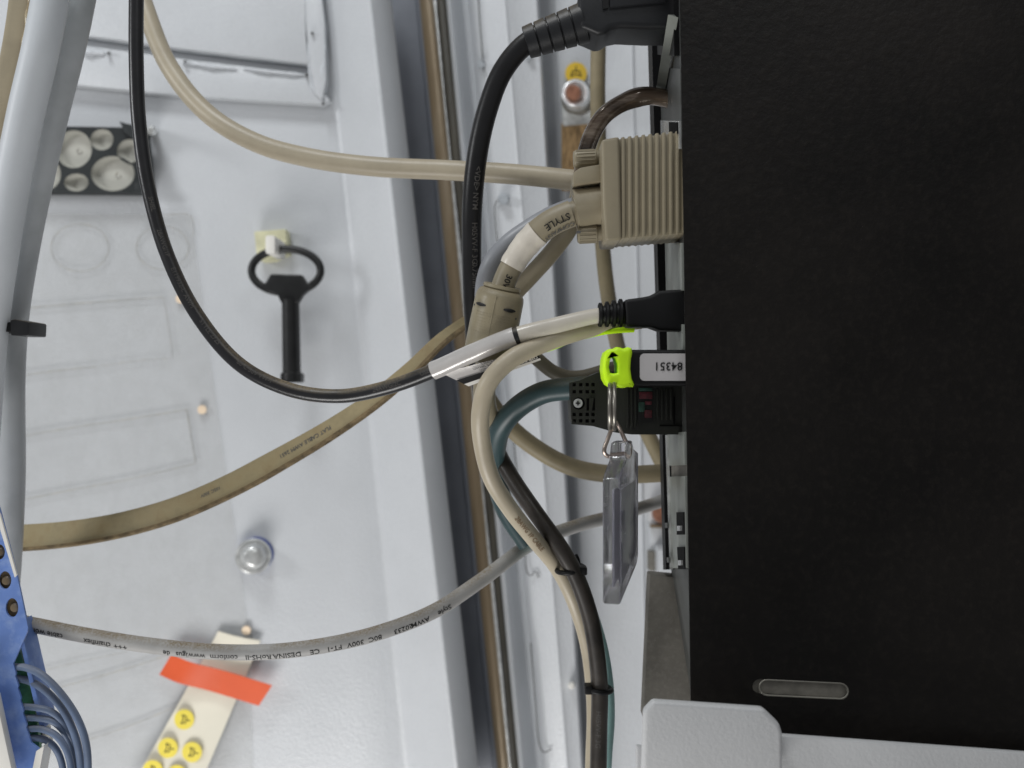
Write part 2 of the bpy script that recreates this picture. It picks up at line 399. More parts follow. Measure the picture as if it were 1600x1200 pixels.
# ------------------------------------------------------------------ welded stiffener on the door
br = thing('welded_stiffener', 'painted metal stiffener welded across the top left of the door', 'bracket', P(330, 110, .515))
prism('crossbar', [(60, 62), (300, 95), (484, 117), (516, 158), (505, 164), (300, 152), (60, 128)], .5125, .5196, .514, M['paint'], br, bevel=.0007)
prism('upper_plate', [(60, -160), (476, -160), (480, 60), (484, 103), (300, 81), (60, 48)], .5105, .5196, .514, M['paint'], br, bevel=.0008)
prism('upright', [(472, -60), (497, -60), (509, 40), (511, 128), (505, 160), (494, 150), (486, 110), (480, 50)], .5110, .5196, .514, M['paint'], br, bevel=.001)
for pts, r in (([(478, 20, .508), (484, 60, .507), (483, 105, .506), (490, 140, .506), (498, 150, .506)], .0022), ([(498, 150, .506), (505, 100, .506), (508, 70, .506)], .0018),
               ([(380, 107, .506), (430, 113, .5055), (480, 117, .506)], .0016), ([(120, 76, .507), (140, 82, .5055), (165, 84, .5065)], .0026), ([(285, 98, .506), (330, 104, .5055), (370, 108, .506)], .0016)):
    pts = [(x, y, d + .0058) for x, y, d in pts]; pa = pp(pts, .0008); ph = random.random() * 9
    tube('weld_bead', pa, lambda t, r=r, ph=ph: r * .62 * (.85 + .22 * math.sin(t * 13 + ph) + .07 * math.sin(t * 37)) * (.4 + .6 * min(1, 5 * t, 5 * (1 - t))), M['weld'], br, n=10)
for x, y in ((170, 83), (289, 96), (488, 52), (479, 117), (505, 162)):
    lathe('pinhole', P(x, y, .514), P(x, y, .5085), [(0, .0009), (1, .0007)], M['inkg'], br, n=10)

# ------------------------------------------------------------------ cable entry plate
en = thing('cable_entry_plate', 'black cable entry plate with round grey rubber membranes', 'entry plate', P(150, 250, .51))
holes = [(115, 233, 28.5, 29.5), (159, 218, 18, 16.5), (202, 236, 19.5, 18.5), (174, 275, 36, 31), (120, 290, 20, 17), (76, 274, 22, 24), (55, 230, 20, 24), (225, 262, 10, 14)]
HP = [ell(*h) for h in holes[:4]] + [ell(*holes[5])]
holes2 = [holes[0], holes[1], holes[2], (176, 271, 34, 27.5), (119, 285, 19, 14), (74, 272, 21, 24)]
holed('frame', [(20, 196), (190, 199), (222, 204), (232, 300), (20, 298)], [ell(*h) for h in holes2], .509, .5178, .509, M['entry'], en)
prism('back', [(20, 196), (222, 203), (232, 300), (20, 298)], .5178, .5196, .509, M['entry'], en)
for x, y, rx, ry in holes2:
    n = 30; v = []
    fs_ = .90 if rx > 25 else .72
    prof = [(1.0, .5092), (.99, .5110), (fs_ + .02, .5138), (fs_, .5139), (fs_ * .5, .5139), (fs_ * .15, .5139), (.0, .5138)]
    for k, (s, d) in enumerate(prof):
        for j in range(n):
            a = 2 * math.pi * j / n; s_ = max(s, .01); ox = (1 - max(s, fs_)) * rx * .7
            v.append(Q(x + ox + rx * s_ * math.cos(a), y + ry * s_ * math.sin(a), .509, d))
    f = [[k * n + j, k * n + (j + 1) % n, (k + 1) * n + (j + 1) % n, (k + 1) * n + j] for k in range(len(prof) - 1) for j in range(n)]
    f.append([(len(prof) - 1) * n + j for j in range(n)])
    mo = obj('membrane', v, f, M['grommet'], en, None)
    if rx > 25: tube('nub_ring', [Q(x + 3 + 4 * math.cos(a), y + 4 * math.sin(a), .509, .5137) for a in [k * .35 for k in range(14)]], .0003, M['line'], mo, n=6)
prism('clip', [(190, 192), (200, 195), (236, 203), (232, 226), (214, 222), (198, 208)], .5055, .511, .509, M['entry'], en, bevel=.0006)
prism('clip', [(213, 288), (222, 282), (239, 290), (236, 303), (215, 301)], .506, .511, .509, M['entry'], en, bevel=.0006)
scw = thing('small_screw', 'small shiny screw tip sticking out beside the cable entry plate', 'screw', P(240, 205, .51))
lathe('shaft', P(240, 205, .52), P(236, 204, .488), [(0, .0022), (.85, .0022), (1, .0012)], M['steel'], scw, n=16)
lathe('head', P(237, 204, .492), P(236, 203.6, .4855), [(0, .0028), (.6, .0026), (1, .0012)], M['steel'], scw, n=16)

# ------------------------------------------------------------------ film pouch stuck to the door
fp = thing('document_film', 'large translucent plastic film with faint creases stuck on the door', 'film', P(180, 600, .518))
prism('sheet', [(-60, 333), (298, 335), (312, 440), (330, 575), (345, 680), (356, 760), (378, 900), (388, 1000), (392, 1100), (400, 1330), (-60, 1330)], .5182, .5190, .5186, M['film'], fp, smooth=None)
def crease(pts, r=.00022, nm='crease'): return mark(nm, [(x, y, .5178) for x, y in pts], r, M['line'], fp)
crease([(30, 482), (150, 472), (255, 464)]); crease([(255, 464), (262, 500), (270, 560)], .00012)
crease([(30, 587), (90, 579), (150, 573)]); crease([(155, 572), (230, 562), (268, 560)], .00012)
crease([(30, 682), (120, 667), (200, 655), (292, 640)]); crease([(292, 640), (300, 690), (306, 722)]); crease([(30, 782), (120, 764), (200, 749), (306, 724)])
crease([(50, 1052), (120, 1035), (200, 1018)], .00015); crease([(60, 1083), (180, 1050), (262, 1024)]); crease([(120, 1162), (200, 1135), (280, 1102)]); crease([(78, 1178), (110, 1172)], .00015)
crease([(260, 335), (298, 337), (303, 370)], .00015)
for cx, cy, rx, ry in ((125, 387, 45, 37), (254, 387, 41, 34)):
    mark('punched_ring', [(cx + rx * math.cos(a), cy + ry * math.sin(a) + (x * .05), .5178) for a in [k * .26 for k in range(25)] for x in (0,)], .00018, M['line'], fp)
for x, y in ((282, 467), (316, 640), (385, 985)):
    prism('pale_dot', ell(x, y, 7, 7, 16), .5172, .5181, .5178, M['dot'], fp)  # small flat round cream dots on the film

# ------------------------------------------------------------------ key on its clip
mo = thing('key_clip', 'yellowed square adhesive clip holding the black key', 'clip', P(428, 385, .518))
prism('base', [(401, 364), (450, 360), (453, 398), (430, 408), (412, 410), (405, 404)], .5095, .5196, .515, M['mount'], mo, bevel=.0008)
prism('hook', rrect(425, 374, 440, 402, 4), .486, .5095, .50, M['whitep'], mo, bevel=.0008)
ke = thing('cabinet_key', 'black cabinet key with oval ring bow hanging from the yellowed clip', 'key', P(455, 500, .497))
tube('bow', [P(447 + 54 * math.cos(a), 423 + 34 * math.sin(a), .497) for a in [2 * math.pi * k / 48 for k in range(48)]], .0022, M['key'], ke, n=12, closed=True)
prism('shoulder', [(425, 429), (473, 430), (482, 444), (490, 447), (474, 462), (467, 474), (441, 474), (436, 462), (408, 446), (417, 443)], .4935, .5, .497, M['key'], ke, bevel=.0011, seg=3)
lathe('shaft', P(454, 468, .497), P(456, 594, .497), [(0, .0050), (.06, .0048), (.9, .0050), (.91, .0056), (1, .0058)], M['key'], ke)
prism('bit', rrect(441, 583, 473, 598, 3), .4925, .5015, .497, M['key'], ke, bevel=.0006)
# bolt
bo = thing('washer_bolt', 'round bright bolt head on a washer low on the door', 'bolt', P(397, 868, .515))
lathe('seal_ring', P(400, 866, .5198), P(400, 866, .5165), [(0, .0100), (1, .0098)], M['bluering'], bo)
lathe('washer', P(396, 869, .5170), P(396, 869, .5135), [(0, .0098), (.7, .0102), (1, .0090)], M['steel'], bo)
lathe('head', P(396, 869, .5135), P(397, 870, .505), [(0, .0072), (.35, .0072), (.6, .0060), (.92, .0052), (1, .0040)], M['steel'], bo)

# ------------------------------------------------------------------ sticker strip and orange tape
st = thing('sticker_strip', 'cream backing strip with round yellow earth symbol stickers on the door', 'sticker strip', P(310, 1100, .507))
def sheetg(corners, dep, n, m_, th=.0003):
    (a, b, c, d) = corners; v = []; f = []
    for bk in (0, 1):
        for j in range(m_ + 1):
            for i in range(n + 1):
                u = i / n; w = j / m_
                x = (a[0] * (1 - u) + b[0] * u) * (1 - w) + (d[0] * (1 - u) + c[0] * u) * w
                y = (a[1] * (1 - u) + b[1] * u) * (1 - w) + (d[1] * (1 - u) + c[1] * u) * w
                v.append(Q(x, y, .51, dep(u, w) + bk * th))
    K = (n + 1) * (m_ + 1)
    for bk in (0, 1):
        for j in range(m_):
            for i in range(n):
                q = [bk * K + j * (n + 1) + i, bk * K + j * (n + 1) + i + 1, bk * K + (j + 1) * (n + 1) + i + 1, bk * K + (j + 1) * (n + 1) + i]
                f.append(q if bk else q[::-1])
    return v, f
sd = lambda u, w: .5165 - .013 * w * w - .002 * math.sin(u * 3.1)
v, f = sheetg([(335, 991), (402, 1006), (300, 1260), (190, 1260)], sd, 10, 20)
obj('backing', v, f, M['cream'], st, 60)
def earth(cx, cy, r, ang, dref, d, my, parent, s=1.0):
    b = prism('yellow_disc', ell(cx, cy, r, r * 1.02, 28), d, d + .00025, dref, my, parent)
    ca, sa = math.cos(ang), math.sin(ang)
    def R(x, y): return (cx + x * ca - y * sa, cy + x * sa + y * ca)
    for a, c in (((0, -10), (0, -3)), ((-5, -3), (5, -3)), ((-5, -3), (-7, 4)), ((5, -3), (7, 4)), ((-7, 4), (-2, 1.5)), ((7, 4), (2, 1.5)), ((-2, 1.5), (2, 1.5))):
        p, q = R(a[0] * s, a[1] * s), R(c[0] * s, c[1] * s)
        dx, dy = q[0] - p[0], q[1] - p[1]; L = math.hypot(dx, dy) or 1; nx, ny = -dy / L * .75 * s, dx / L * .75 * s
        prism('earth_mark', [(p[0] + nx, p[1] + ny), (q[0] + nx, q[1] + ny), (q[0] - nx, q[1] - ny), (p[0] - nx, p[1] - ny)], d - .0001, d + .0001, dref, M['ink'], b, smooth=None)
    return b
for x, y in ((287, 1125), (264, 1167), (302, 1173), (243, 1199), (281, 1206)):
    w = (y - 995) / 262; earth(x, y, 15.5, 1.75, .51, .5165 - .013 * w * w - .0026, M['yellowb'], st)
ot = thing('orange_tape', 'curled piece of orange tape lying across the sticker strip', 'tape', P(335, 1060, .50))
v, f = sheetg([(268, 1022), (426, 1070), (405, 1102), (249, 1054)], lambda u, w: .5090 - .0030 * math.exp(-((u - .2) / .2) ** 2) + .002 * (1 - u) ** 4, 20, 6)
obj('strip', v, f, M['orange'], ot, 60)

# ------------------------------------------------------------------ the computer on the right
def PX(px, py, d): return P(px, py, d)
A_, B_, C_ = P(1060, -190, .262), P(1080, 1132, .257), P(1660, 1215, .2485)
D_ = A_ + (C_ - B_) * 1.02 + Vector((0, 0, .02))
pc = thing('computer_case', 'large black textured computer case filling the right side', 'computer', P(1300, 600, .27))
nrm = (C_ - B_).cross(A_ - B_).normalized()
if nrm.y < 0: nrm = -nrm
th = nrm * .0012
# cover with a long slot
ux = (C_ - B_).normalized(); uz = (nrm.cross(ux)).normalized()
if uz.z < 0: uz = -uz
def onc(px, py):      # point of the cover plane seen at this pixel
    r = P(px, py, 1) - Vector((0, 0, CZ)); o = Vector((0, 0, CZ)); t = (B_ - o).dot(nrm) / r.dot(nrm); return o + r * t
def loc2(p): d = p - B_; return d.dot(ux), d.dot(uz)
outer = [loc2(p) for p in (A_, B_, C_, D_)]
s0, s1 = onc(1188, 1073), onc(1313, 1080); a0, a1 = loc2(s0), loc2(s1)
def capsule(a, b, r, n=8):
    a, b = Vector(a), Vector(b); d = (b - a).normalized(); an = math.atan2(d.y, d.x); o = []
    for c, st_ in ((b, -90), (a, 90)):
        for k in range(n + 1):
            t = an + math.radians(st_ + 180 * k / n); o.append((c.x + r * math.cos(t), c.y + r * math.sin(t)))
    return o
slot = capsule(a0, a1, .0022)
cu = bpy.data.curves.new('c', 'CURVE'); cu.dimensions = '2D'; cu.fill_mode = 'BOTH'
for poly in (outer, slot):
    s = cu.splines.new('POLY'); s.points.add(len(poly) - 1); s.use_cyclic_u = True
    for p, (x, y) in zip(s.points, poly): p.co = (x, y, 0, 1)
cu.extrude = .0006
t_ = bpy.data.objects.new('t', cu); COL.objects.link(t_); me = bpy.data.meshes.new_from_object(t_.evaluated_get(bpy.context.evaluated_depsgraph_get()))
vs = [B_ + ux * v.co.x + uz * v.co.y + nrm * (.0006 + v.co.z) for v in me.vertices]; fs = [list(p.vertices) for p in me.polygons]
bpy.data.objects.remove(t_); bpy.data.meshes.remove(me)
cov = obj('side_cover', vs, fs, M['pc'], pc, 30)
# recessed bright lip inside the slot
sp = [B_ + ux * x + uz * y + nrm * .0013 for x, y in capsule(a0, a1, .0025)]; sq = [p + nrm * .001 for p in sp]; n = len(sp)
obj('slot_floor', sp + sq, [list(range(n)), list(range(2 * n - 1, n - 1, -1))] + [[i, i + n, (i + 1) % n + n, (i + 1) % n] for i in range(n)], mat('pale_grey_lining', (.26, .245, .21), .5, .4, var=.2, vscale=150), pc)
M['lip'] = mat('worn_slot_rim', (.22, .21, .18), .35, .5, .3)
M['shade_steel'] = M['lip']
tube('slot_rim', [B_ + ux * x + uz * y + nrm * .0002 for x, y in capsule((a0[0] + .002, a0[1]), a1, .0022)], .00028, M['lip'], pc, n=8, closed=True)
# body: connector side (left face) between the cover edge and the far edge
far = [(1016, -190), (1025, 50), (1045, 850), (1050, 905), (1078, 1086)]
near = [(1061, -190), (1064, 50), (1076, 850), (1077, 905), (1080.5, 1090)]
FP = [P(x, y, .336) for x, y in far]; NP = []
for x, y in near: p = onc(x, y); NP.append(p + nrm * .0014 + ux * .0006)
back = [p + Vector((.11, .012, 0)) for p in FP]; nb = [p + Vector((.10, 0, 0)) for p in NP]
v = NP + FP + back + nb; k = len(far); f = []
for i in range(k - 1):
    f += [[i, i + 1, k + i + 1, k + i], [k + i, k + i + 1, 2 * k + i + 1, 2 * k + i], [2 * k + i, 2 * k + i + 1, 3 * k + i + 1, 3 * k + i]]
f += [[0, k, 2 * k, 3 * k], [k - 1, 2 * k - 1, 3 * k - 1, 4 * k - 1]]
obj('chassis', v, f, M['pcside'], pc)
def face(t, py, off=0.0):
    """point on the connector side: t 0 (near) .. 1 (far), py photo row, off outward (metres)"""
    def at(L, rows):
        for i in range(len(rows) - 1):
            if py <= rows[i + 1][1] or i == len(rows) - 2:
                w = (py - rows[i][1]) / (rows[i + 1][1] - rows[i][1]); return L[i].lerp(L[i + 1], w)
    a, b = at(NP, near), at(FP, far); return a.lerp(b, t) + Vector((-1, -.05, 0)) * off
def fbox(name, t0, t1, y0, y1, o0, o1, m, parent=pc, bevel=0):
    v = [face(t, y, o) for o in (o0, o1) for (t, y) in ((t0, y0), (t1, y0), (t1, y1), (t0, y1))]
    return obj(name, v, [[0, 1, 2, 3], [4, 5, 6, 7], [0, 1, 5, 4], [1, 2, 6, 5], [2, 3, 7, 6], [3, 0, 4, 7]], m, parent, 30, bevel)
fbox('rear_seam', .80, 1.0, -60, 890, -.002, .0030, M['plug'])
fbox('io_shield', .02, .78, 105, 215, -.001, .0006, M['pcside']); fbox('io_shield', .02, .74, 188, 232, .0006, .0012, M['steel'])
fbox('port_hole', .05, .34, 190, 208, .0012, .0016, M['hole'])
fbox('io_shield', .05, .70, 380, 455, -.001, .0009, M['io'], bevel=.0002); fbox('io_shield', .05, .70, 508, 548, -.001, .0009, M['io'], bevel=.0002)
fbox('port_surround', .10, .76, -40, 85, -.001, .0016, M['plug'])
obj('guide_bracket', [face(.05, 20, .002), face(.75, 150, .002), face(.60, 150, .004), face(.02, 20, .004), face(.05, 24, .001), face(.75, 154, .001), face(.60, 154, .001), face(.02, 24, .001)],
    [[0, 1, 2, 3], [4, 5, 6, 7], [0, 1, 5, 4], [1, 2, 6, 5], [2, 3, 7, 6], [3, 0, 4, 7]], M['io'], pc)
ys = [(676, 728), (745, 888)]
for a, b in ys:
    fbox('slot_cover', .03, .76, a, b, -.001, .0011, M['io'], bevel=.0003)
fbox('slot_cover_edge', .70, .76, 680, 890, .0011, .0019, M['steel'])
fbox('slot_cover_fold', .03, .70, 728, 745, -.001, .0004, M['dusty'])
for y in (821, 875):
    fbox('latch', .66, .78, y - 4, y + 4, .0019, .0026, M['pcside'])
    fbox('vent_notch', .05, .36, y - 20, y + 15, .0011, .0014, M['hole']); fbox('vent_tab', .12, .26, y + 1, y + 9, .0014, .0020, M['steel'])

# dark dusty plate under the connectors, tray bracket, shelf, small side bracket
pl = prism('dust_plate', [(1013, 895), (1052, 898), (1060, 960), (1084, 1100), (1084, 1112), (1003, 1118)], .330, .338, .334, M['dusty'], bevel=.0005)
tag(pl, 'brownish dark plate below the connectors beside the computer case', 'plate')
tb = thing('tray_bracket', 'white painted bracket tab under the lower left corner of the computer case', 'bracket', P(1110, 1150, .25))
prism('tab', [(1006, 1112), (1021, 1096), (1194, 1108), (1219, 1132), (1223, 1146), (1223, 1215), (1003, 1215)], .2375, .2408, .2375, M['paintw'], tb, bevel=.0012, seg=3)
sh = tag(prism('shelf', [(995, 1167), (1215, 1196), (1215, 1149.5), (1700, 1185), (1700, 1400), (995, 1400)], .2420, .2445, .242, M['paintw'], bevel=.0006), kind='structure')
sb = thing('side_bracket', 'pale blue grey bracket with a copper stud behind the slot covers', 'bracket', P(1030, 850, 0.5360))
prism('plate', rect(1018, 822, 1075, 880), 0.5240, 0.5400, 0.5200, M['paint'], sb, bevel=.0008)
prism('plate', rect(1024, 853, 1075, 897), 0.5080, 0.5232, 0.5200, M['paint'], sb, bevel=.0008)
prism('seam', rect(1016, 820, 1070, 824), 0.5184, 0.5232, 0.5200, M['bronze'], sb)
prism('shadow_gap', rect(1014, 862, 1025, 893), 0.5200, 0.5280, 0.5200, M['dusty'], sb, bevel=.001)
lathe('stud', P(1035, 803, .545), P(1033, 802, 0.5120), [(0, .0058), (.9, .0055), (1, .0044)], M['copper'], sb)
prism('plate', rect(1019, 795, 1070, 822), 0.5296, 0.5400, 0.5200, M['paintw'], sb, bevel=.0008)

# ------------------------------------------------------------------ earthing stud, lug and braid
es = thing('earthing_stud', 'silver nut with a copper tipped stud on the braided earth strap', 'earthing stud', P(900, 160, .533))
prism('lug', [(878, 160), (922, 156), (926, 168), (926, 193), (880, 197)], .533, .536, .533, M['steel'], es, bevel=.0004)
M['braid2'] = M['braid']
for i in range(12):
    x = 878 + i * 4; tube('strand_bundle', [Q(x + 2, y, .533, .5345 + .00012 * math.sin(y * .5 + i)) for y in range(193, 300, 4)], .0011, M['braid'], es, n=6)
lathe('nut', P(902, 152, .5335), P(899, 146, .512), [(0, .0084), (.82, .0084), (.93, .0080), (1, .0072)], M['steel'], es)
lathe('washer', P(903, 153, .5335), P(903, 153, .530), [(0, .0100), (1, .0100)], M['steeld'], es)
tube('nut_rim', [P(899, 146, .5115) + Vector((.0066 * math.cos(a), 0, .0066 * math.sin(a))) for a in [2 * math.pi * k / 32 for k in range(32)]], .0013, mat('bright_nut_face', (.82, .83, .84), .3, .5, .5), es, n=8, closed=True)
lathe('stud', P(899, 147, .52), P(896, 145, .501), [(0, .0044), (.9, .0044), (1, .0037)], M['copper'], es)
ys_ = thing('earth_sticker', 'single round yellow earth symbol sticker above the silver nut', 'sticker', P(900, 113, .5400))
earth(900, 115, 17, 0, .5405, .5400, M['yellow'], ys_, 1.15)

# ------------------------------------------------------------------ cables
def cable(name, label, pts, rmm, m, group=None, n=22, cat='cable'):
    pa = pp(pts); t = thing(name, label, cat, pa[len(pa) // 2], group)
    tube('jacket', pa, rmm, m, t, n=n); return t, pa
def flatcable(name, label, pts, w, th, tilt, ms, cat='cable'):
    """flat ribbon: w, tilt functions of the fraction along the path"""
    pa = pp(pts); t = thing(name, label, cat, pa[len(pa) // 2]); v = []; e = []
    n = len(pa)
    secs = []
    for i, p in enumerate(pa):
        a = pa[max(i - 1, 0)]; b = pa[min(i + 1, n - 1)]; T = (b - a).normalized(); N = Vector((0, -1, 0)); N = (N - T * N.dot(T)).normalized(); B = N.cross(T)
        if B.z < 0 and abs(T.z) < .8: B = -B
        q = i / (n - 1); tt = tilt(q); bb = B * math.cos(tt) + N * math.sin(tt); nn = N * math.cos(tt) - B * math.sin(tt)
        secs.append((p, bb, nn, w(q)))
    K = 14
    for p, bb, nn, ww in secs:
        for k in range(K):
            a = 2 * math.pi * k / K; ca, sa = math.cos(a), math.sin(a)
            x = math.copysign(abs(ca) ** .35, ca) * ww; y = math.copysign(abs(sa) ** .35, sa) * th
            v.append(p + bb * x + nn * y)
    f = [[i * K + k, i * K + (k + 1) % K, (i + 1) * K + (k + 1) % K, (i + 1) * K + k] for i in range(n - 1) for k in range(K)]
    obj('jacket', v, f, ms, t, 45)
    return t, pa, secs

# far left group
flatcable('ribbon_cable', 'short flat beige cable with a shiny dusty edge in the top left corner', [(38, -60, .30), (34, 0, .30), (24, 70, .30), (8, 150, .30), (-12, 230, .30), (-30, 300, .30)], lambda q: .0038, .0012, lambda q: -.35, M['beige'])
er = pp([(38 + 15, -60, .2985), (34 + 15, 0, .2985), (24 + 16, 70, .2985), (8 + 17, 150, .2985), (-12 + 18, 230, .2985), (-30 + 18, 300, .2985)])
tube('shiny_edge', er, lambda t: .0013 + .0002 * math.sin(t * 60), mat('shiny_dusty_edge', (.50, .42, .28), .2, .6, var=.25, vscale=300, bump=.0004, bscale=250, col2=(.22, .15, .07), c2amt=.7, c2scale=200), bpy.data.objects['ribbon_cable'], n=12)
cable('dark_cable', 'dark cable just showing behind the light grey cables at the left edge', [(46, 60, .34), (22, 160, .34), (2, 260, .34), (-16, 400, .34)], .006, M['cabledk'])
cable('grey_cable', 'thick light grey cable, leftmost of the two in the tied pair', [(84, -60, .295), (78, 0, .295), (63, 80, .295), (42, 170, .297), (18, 290, .30), (0, 400, .302), (-16, 520, .305), (-30, 700, .31)], .0056, M['grey'], n=32)
cable('grey_cable', 'thick darker grey cable, right of the pair and running down the left edge', [(136, -60, .31), (126, 0, .31), (109, 80, .31), (84, 180, .312), (59, 290, .315), (37, 400, .318), (22, 500, .322), (17, 600, .328), (18, 740, .335), (12, 880, .34), (2, 1000, .345), (-10, 1130, .35)], .00475, M['grey2'] if 'grey2' in M else M['greyc2'] if 'greyc2' in M else mat('worn_grey_cable', (.44, .46, .475), .42, .45, var=.06, vscale=40, col2=(.22, .235, .235), c2amt=.8, c2scale=9), n=32)
ti = thing('cable_tie', 'black cable tie with square head around the thick grey cables', 'cable tie', P(25, 513, .31))
prism('strap', [(-40, 506), (36, 505), (36, 520), (-40, 519)], .3045, .3170, .31, M['plug'], ti, bevel=.0004)
prism('head', [(33, 502), (40, 501), (62, 505), (61, 526), (34, 526)], .3030, .3150, .31, M['iec'], ti, bevel=.0006)
prism('head_slot', [(44, 513), (57, 512), (57, 514), (44, 515)], .3055, .3062, .31, M['ink'], ti)

# beige cable from top left to behind the serial plug
_, bp = cable('beige_cable', 'smooth beige cable curving from the top left to behind the ribbed plug', [(205, -60, .36), (226, 10, .355), (265, 105, .35), (325, 178, .345), (400, 223, .34), (480, 246, .335), (580, 260, .33), (700, 266, .325), (800, 272, .32), (900, 282, .315), (990, 292, .31)], .0036, M['beigelt'])

# thin black usb cable with its wrap label and plug
BK = [(214, -60, .29), (213, 0, .29), (213, 100, .29), (217, 190, .29), (231, 290, .29), (262, 400, .29), (310, 495, .29), (375, 570, .29), (450, 608, .29), (530, 619, .288), (610, 604, .284), (680, 578, .280), (740, 551, .276), (806, 525, .272), (870, 508, .272), (935, 493, .272), (980, 489, .272)]
ut, up = cable('usb_cable', 'thin black cable with silver wrap label ending in a black plug', BK, .0023, M['black'])
L = [0]
for i in range(1, len(up)): L.append(L[-1] + (up[i] - up[i - 1]).length)
def sat(path, px, py):            # arclength of the path point nearest to this pixel
    best = None
    s = 0
    for i, p in enumerate(path):
        if i: s += (p - path[i - 1]).length
        x = 800 + p.x / p.y * F; y = 600 - (p.z - CZ) / p.y * F; d = (x - px) ** 2 + (y - py) ** 2
        if best is None or d < best[0]: best = (d, s, i)
    return best[1], best[2]
_, i0 = sat(up, 674, 580); _, i1 = sat(up, 803, 526); _, i2 = sat(up, 812, 523); _, i3 = sat(up, 934, 493)
wr = tube('wrap_label', up[i0:i1 + 1], .0029, M['wrap'], ut, n=28)
tube('collar', up[i1:i2 + 1], .00285, M['iec'], ut)
tube('sleeve', up[i2:i3 + 1], lambda t: .00262 - .0003 * t, M['sleeve'], ut, n=28)
# the label's flag: gently curved film below the tube
def flag():
    v = []; n_, m__ = 26, 8
    a = [(x, y) for x, y in ((700, 588), (842, 547))]
    for bk in (0, 1):
        for j in range(m__ + 1):
            w = j / m__
            for i in range(n_ + 1):
                u = i / n_; top = Vector((690 + 146 * u, 583 - 38 * u)); bot = Vector((731 + 114 * u, 603 - 41 * u))
                q = top.lerp(bot, w); d = .2780 - .0065 * u + .0005 * math.sin(w * 3)
                v.append(P(q.x, q.y, d + bk * .00025))
    K = (n_ + 1) * (m__ + 1); f = []
    for bk in (0, 1):
        for j in range(m__):
            for i in range(n_):
                q = [bk * K + j * (n_ + 1) + i, bk * K + j * (n_ + 1) + i + 1, bk * K + (j + 1) * (n_ + 1) + i + 1, bk * K + (j + 1) * (n_ + 1) + i]
                f.append(q)
    return v, f
v, f = flag(); fl = obj('label_flag', v, f, M['wrap'], ut, 60)
def fpt(u, w, lift=.0003):
    top = Vector((690 + 146 * u, 583 - 38 * u)); bot = Vector((731 + 114 * u, 603 - 41 * u)); q = top.lerp(bot, w)
    return P(q.x, q.y, .2780 - .0065 * u + .0005 * math.sin(w * 3) - lift - .0001)
def fquad(name, u0, u1, w0, w1, m, lift):
    n_, k_ = 30, 4; pts = [fpt(u0 + (u1 - u0) * i / n_, w0 + (w1 - w0) * j / k_, lift) for j in range(k_ + 1) for i in range(n_ + 1)]
    obj(name, pts, [[j * (n_ + 1) + i, j * (n_ + 1) + i + 1, (j + 1) * (n_ + 1) + i + 1, (j + 1) * (n_ + 1) + i] for j in range(k_) for i in range(n_)], m, fl)
fquad('black_band', .0, 1.0, .56, .86, M['ink'], .0003); fquad('white_band', .0, 1.0, .86, 1.03, M['whitep'], .0004)
def ftext(s, size, u, w, m, lift):
    vs, fs = text_mesh(s, size); out = []
    for c in vs: out.append(fpt(u - c.x / .0285, w - c.y / .0072, lift))
    obj('print', out, fs, m, fl)
ftext('USB 2.0 CABLE', .0019, .98, .82, M['whitep'], .0006)
ftext('USB 2.0 REVISION CABLE 28AWG', .0012, .90, .30, M['ink'], .0006); ftext('HIGH SPEED SHIELDED CABLE', .0012, .97, .12, M['ink'], .0006)
ftext('MADE IN CHINA  E119932', .0012, .80, .48, M['ink'], .0006)
# lettering along the black jacket
s, _ = sat(up, 233, 300)
for (px, py), tx, a in (((236, 308), 'SHIEL', .35), ((250, 362), '28AWG/1P', .35), ((272, 420), 'E119932-L', .35), ((293, 460), 'AWM', .3), ((318, 500), 'STYLE 2725', .3), ((372, 563), '80 C 30V VW-1', .35), ((585, 609), '24AWG/2C', .1), ((662, 583), 'USB', .2)):
    s, _ = sat(up, px, py); text_on('print', tx, .0020, up, .0023, s, a, M['inkw'], ut, flip=False)
# moulded plug
_, i4 = sat(up, 976, 489)
tube('strain_relief', up[i3:i4 + 1], lambda t: .0026 + .0008 * t, M['plug'], ut)
for k in range(4):
    x = 938 + k * 10.5; c = P(x, 492 - k * .9, .272)
    lathe('relief_ring', c - Vector((.00065, 0, 0)), c + Vector((.00055, 0, 0)), [(0, .0033 + k * .00022), (.2, .0037 + k * .00022), (.8, .0037 + k * .00022), (1, .0033 + k * .00022)], M['plug'], ut)
prism('plug_body', [(973, 470), (1002, 466), (1012, 464), (1027, 456), (1100, 452), (1100, 519), (1027, 517), (1014, 512), (976, 512)], .2675, .2765, .272, M['plug'], ut, bevel=.0012, seg=3)

# mains lead: plug, strain relief and thick black cable looping down and round
ML = [(1000, 20, .285), (905, 38, .285), (860, 50, .286), (820, 70, .288), (785, 112, .290), (762, 170, .292), (746, 240, .294), (738, 320, .297), (737, 400, .301), (739, 480, .306), (744, 560, .312), (755, 630, .318), (773, 695, .318), (799, 745, .313), (836, 800, .307), (875, 855, .304), (900, 900, .304), (921, 960, .305), (932, 1020, .306), (937, 1080, .307), (936, 1140, .307), (934, 1260, .307)]
mt, mp = cable('mains_cable', 'thick black mains cable with ribbed plug at the top, looping down', ML, .0029, M['cabledk'])
_, j0 = sat(mp, 738, 330); tube('upper_jacket', mp[:sat(mp, 746, 575)[1]], lambda t: .0034 - .0004 * max(0, t - .6) / .4, M['blackcl'], mt, n=28)
for (px, py), tx in (((740, 262), '<VDE>'), ((738, 300), 'NYM'), ((737, 345), 'H05VV-F 3G'), ((738, 410), '0.75mm')):
    s, _ = sat(mp, px, py); text_on('print', tx, .0026, mp, .00342, s, .35, M['inkw'], mt, flip=False)
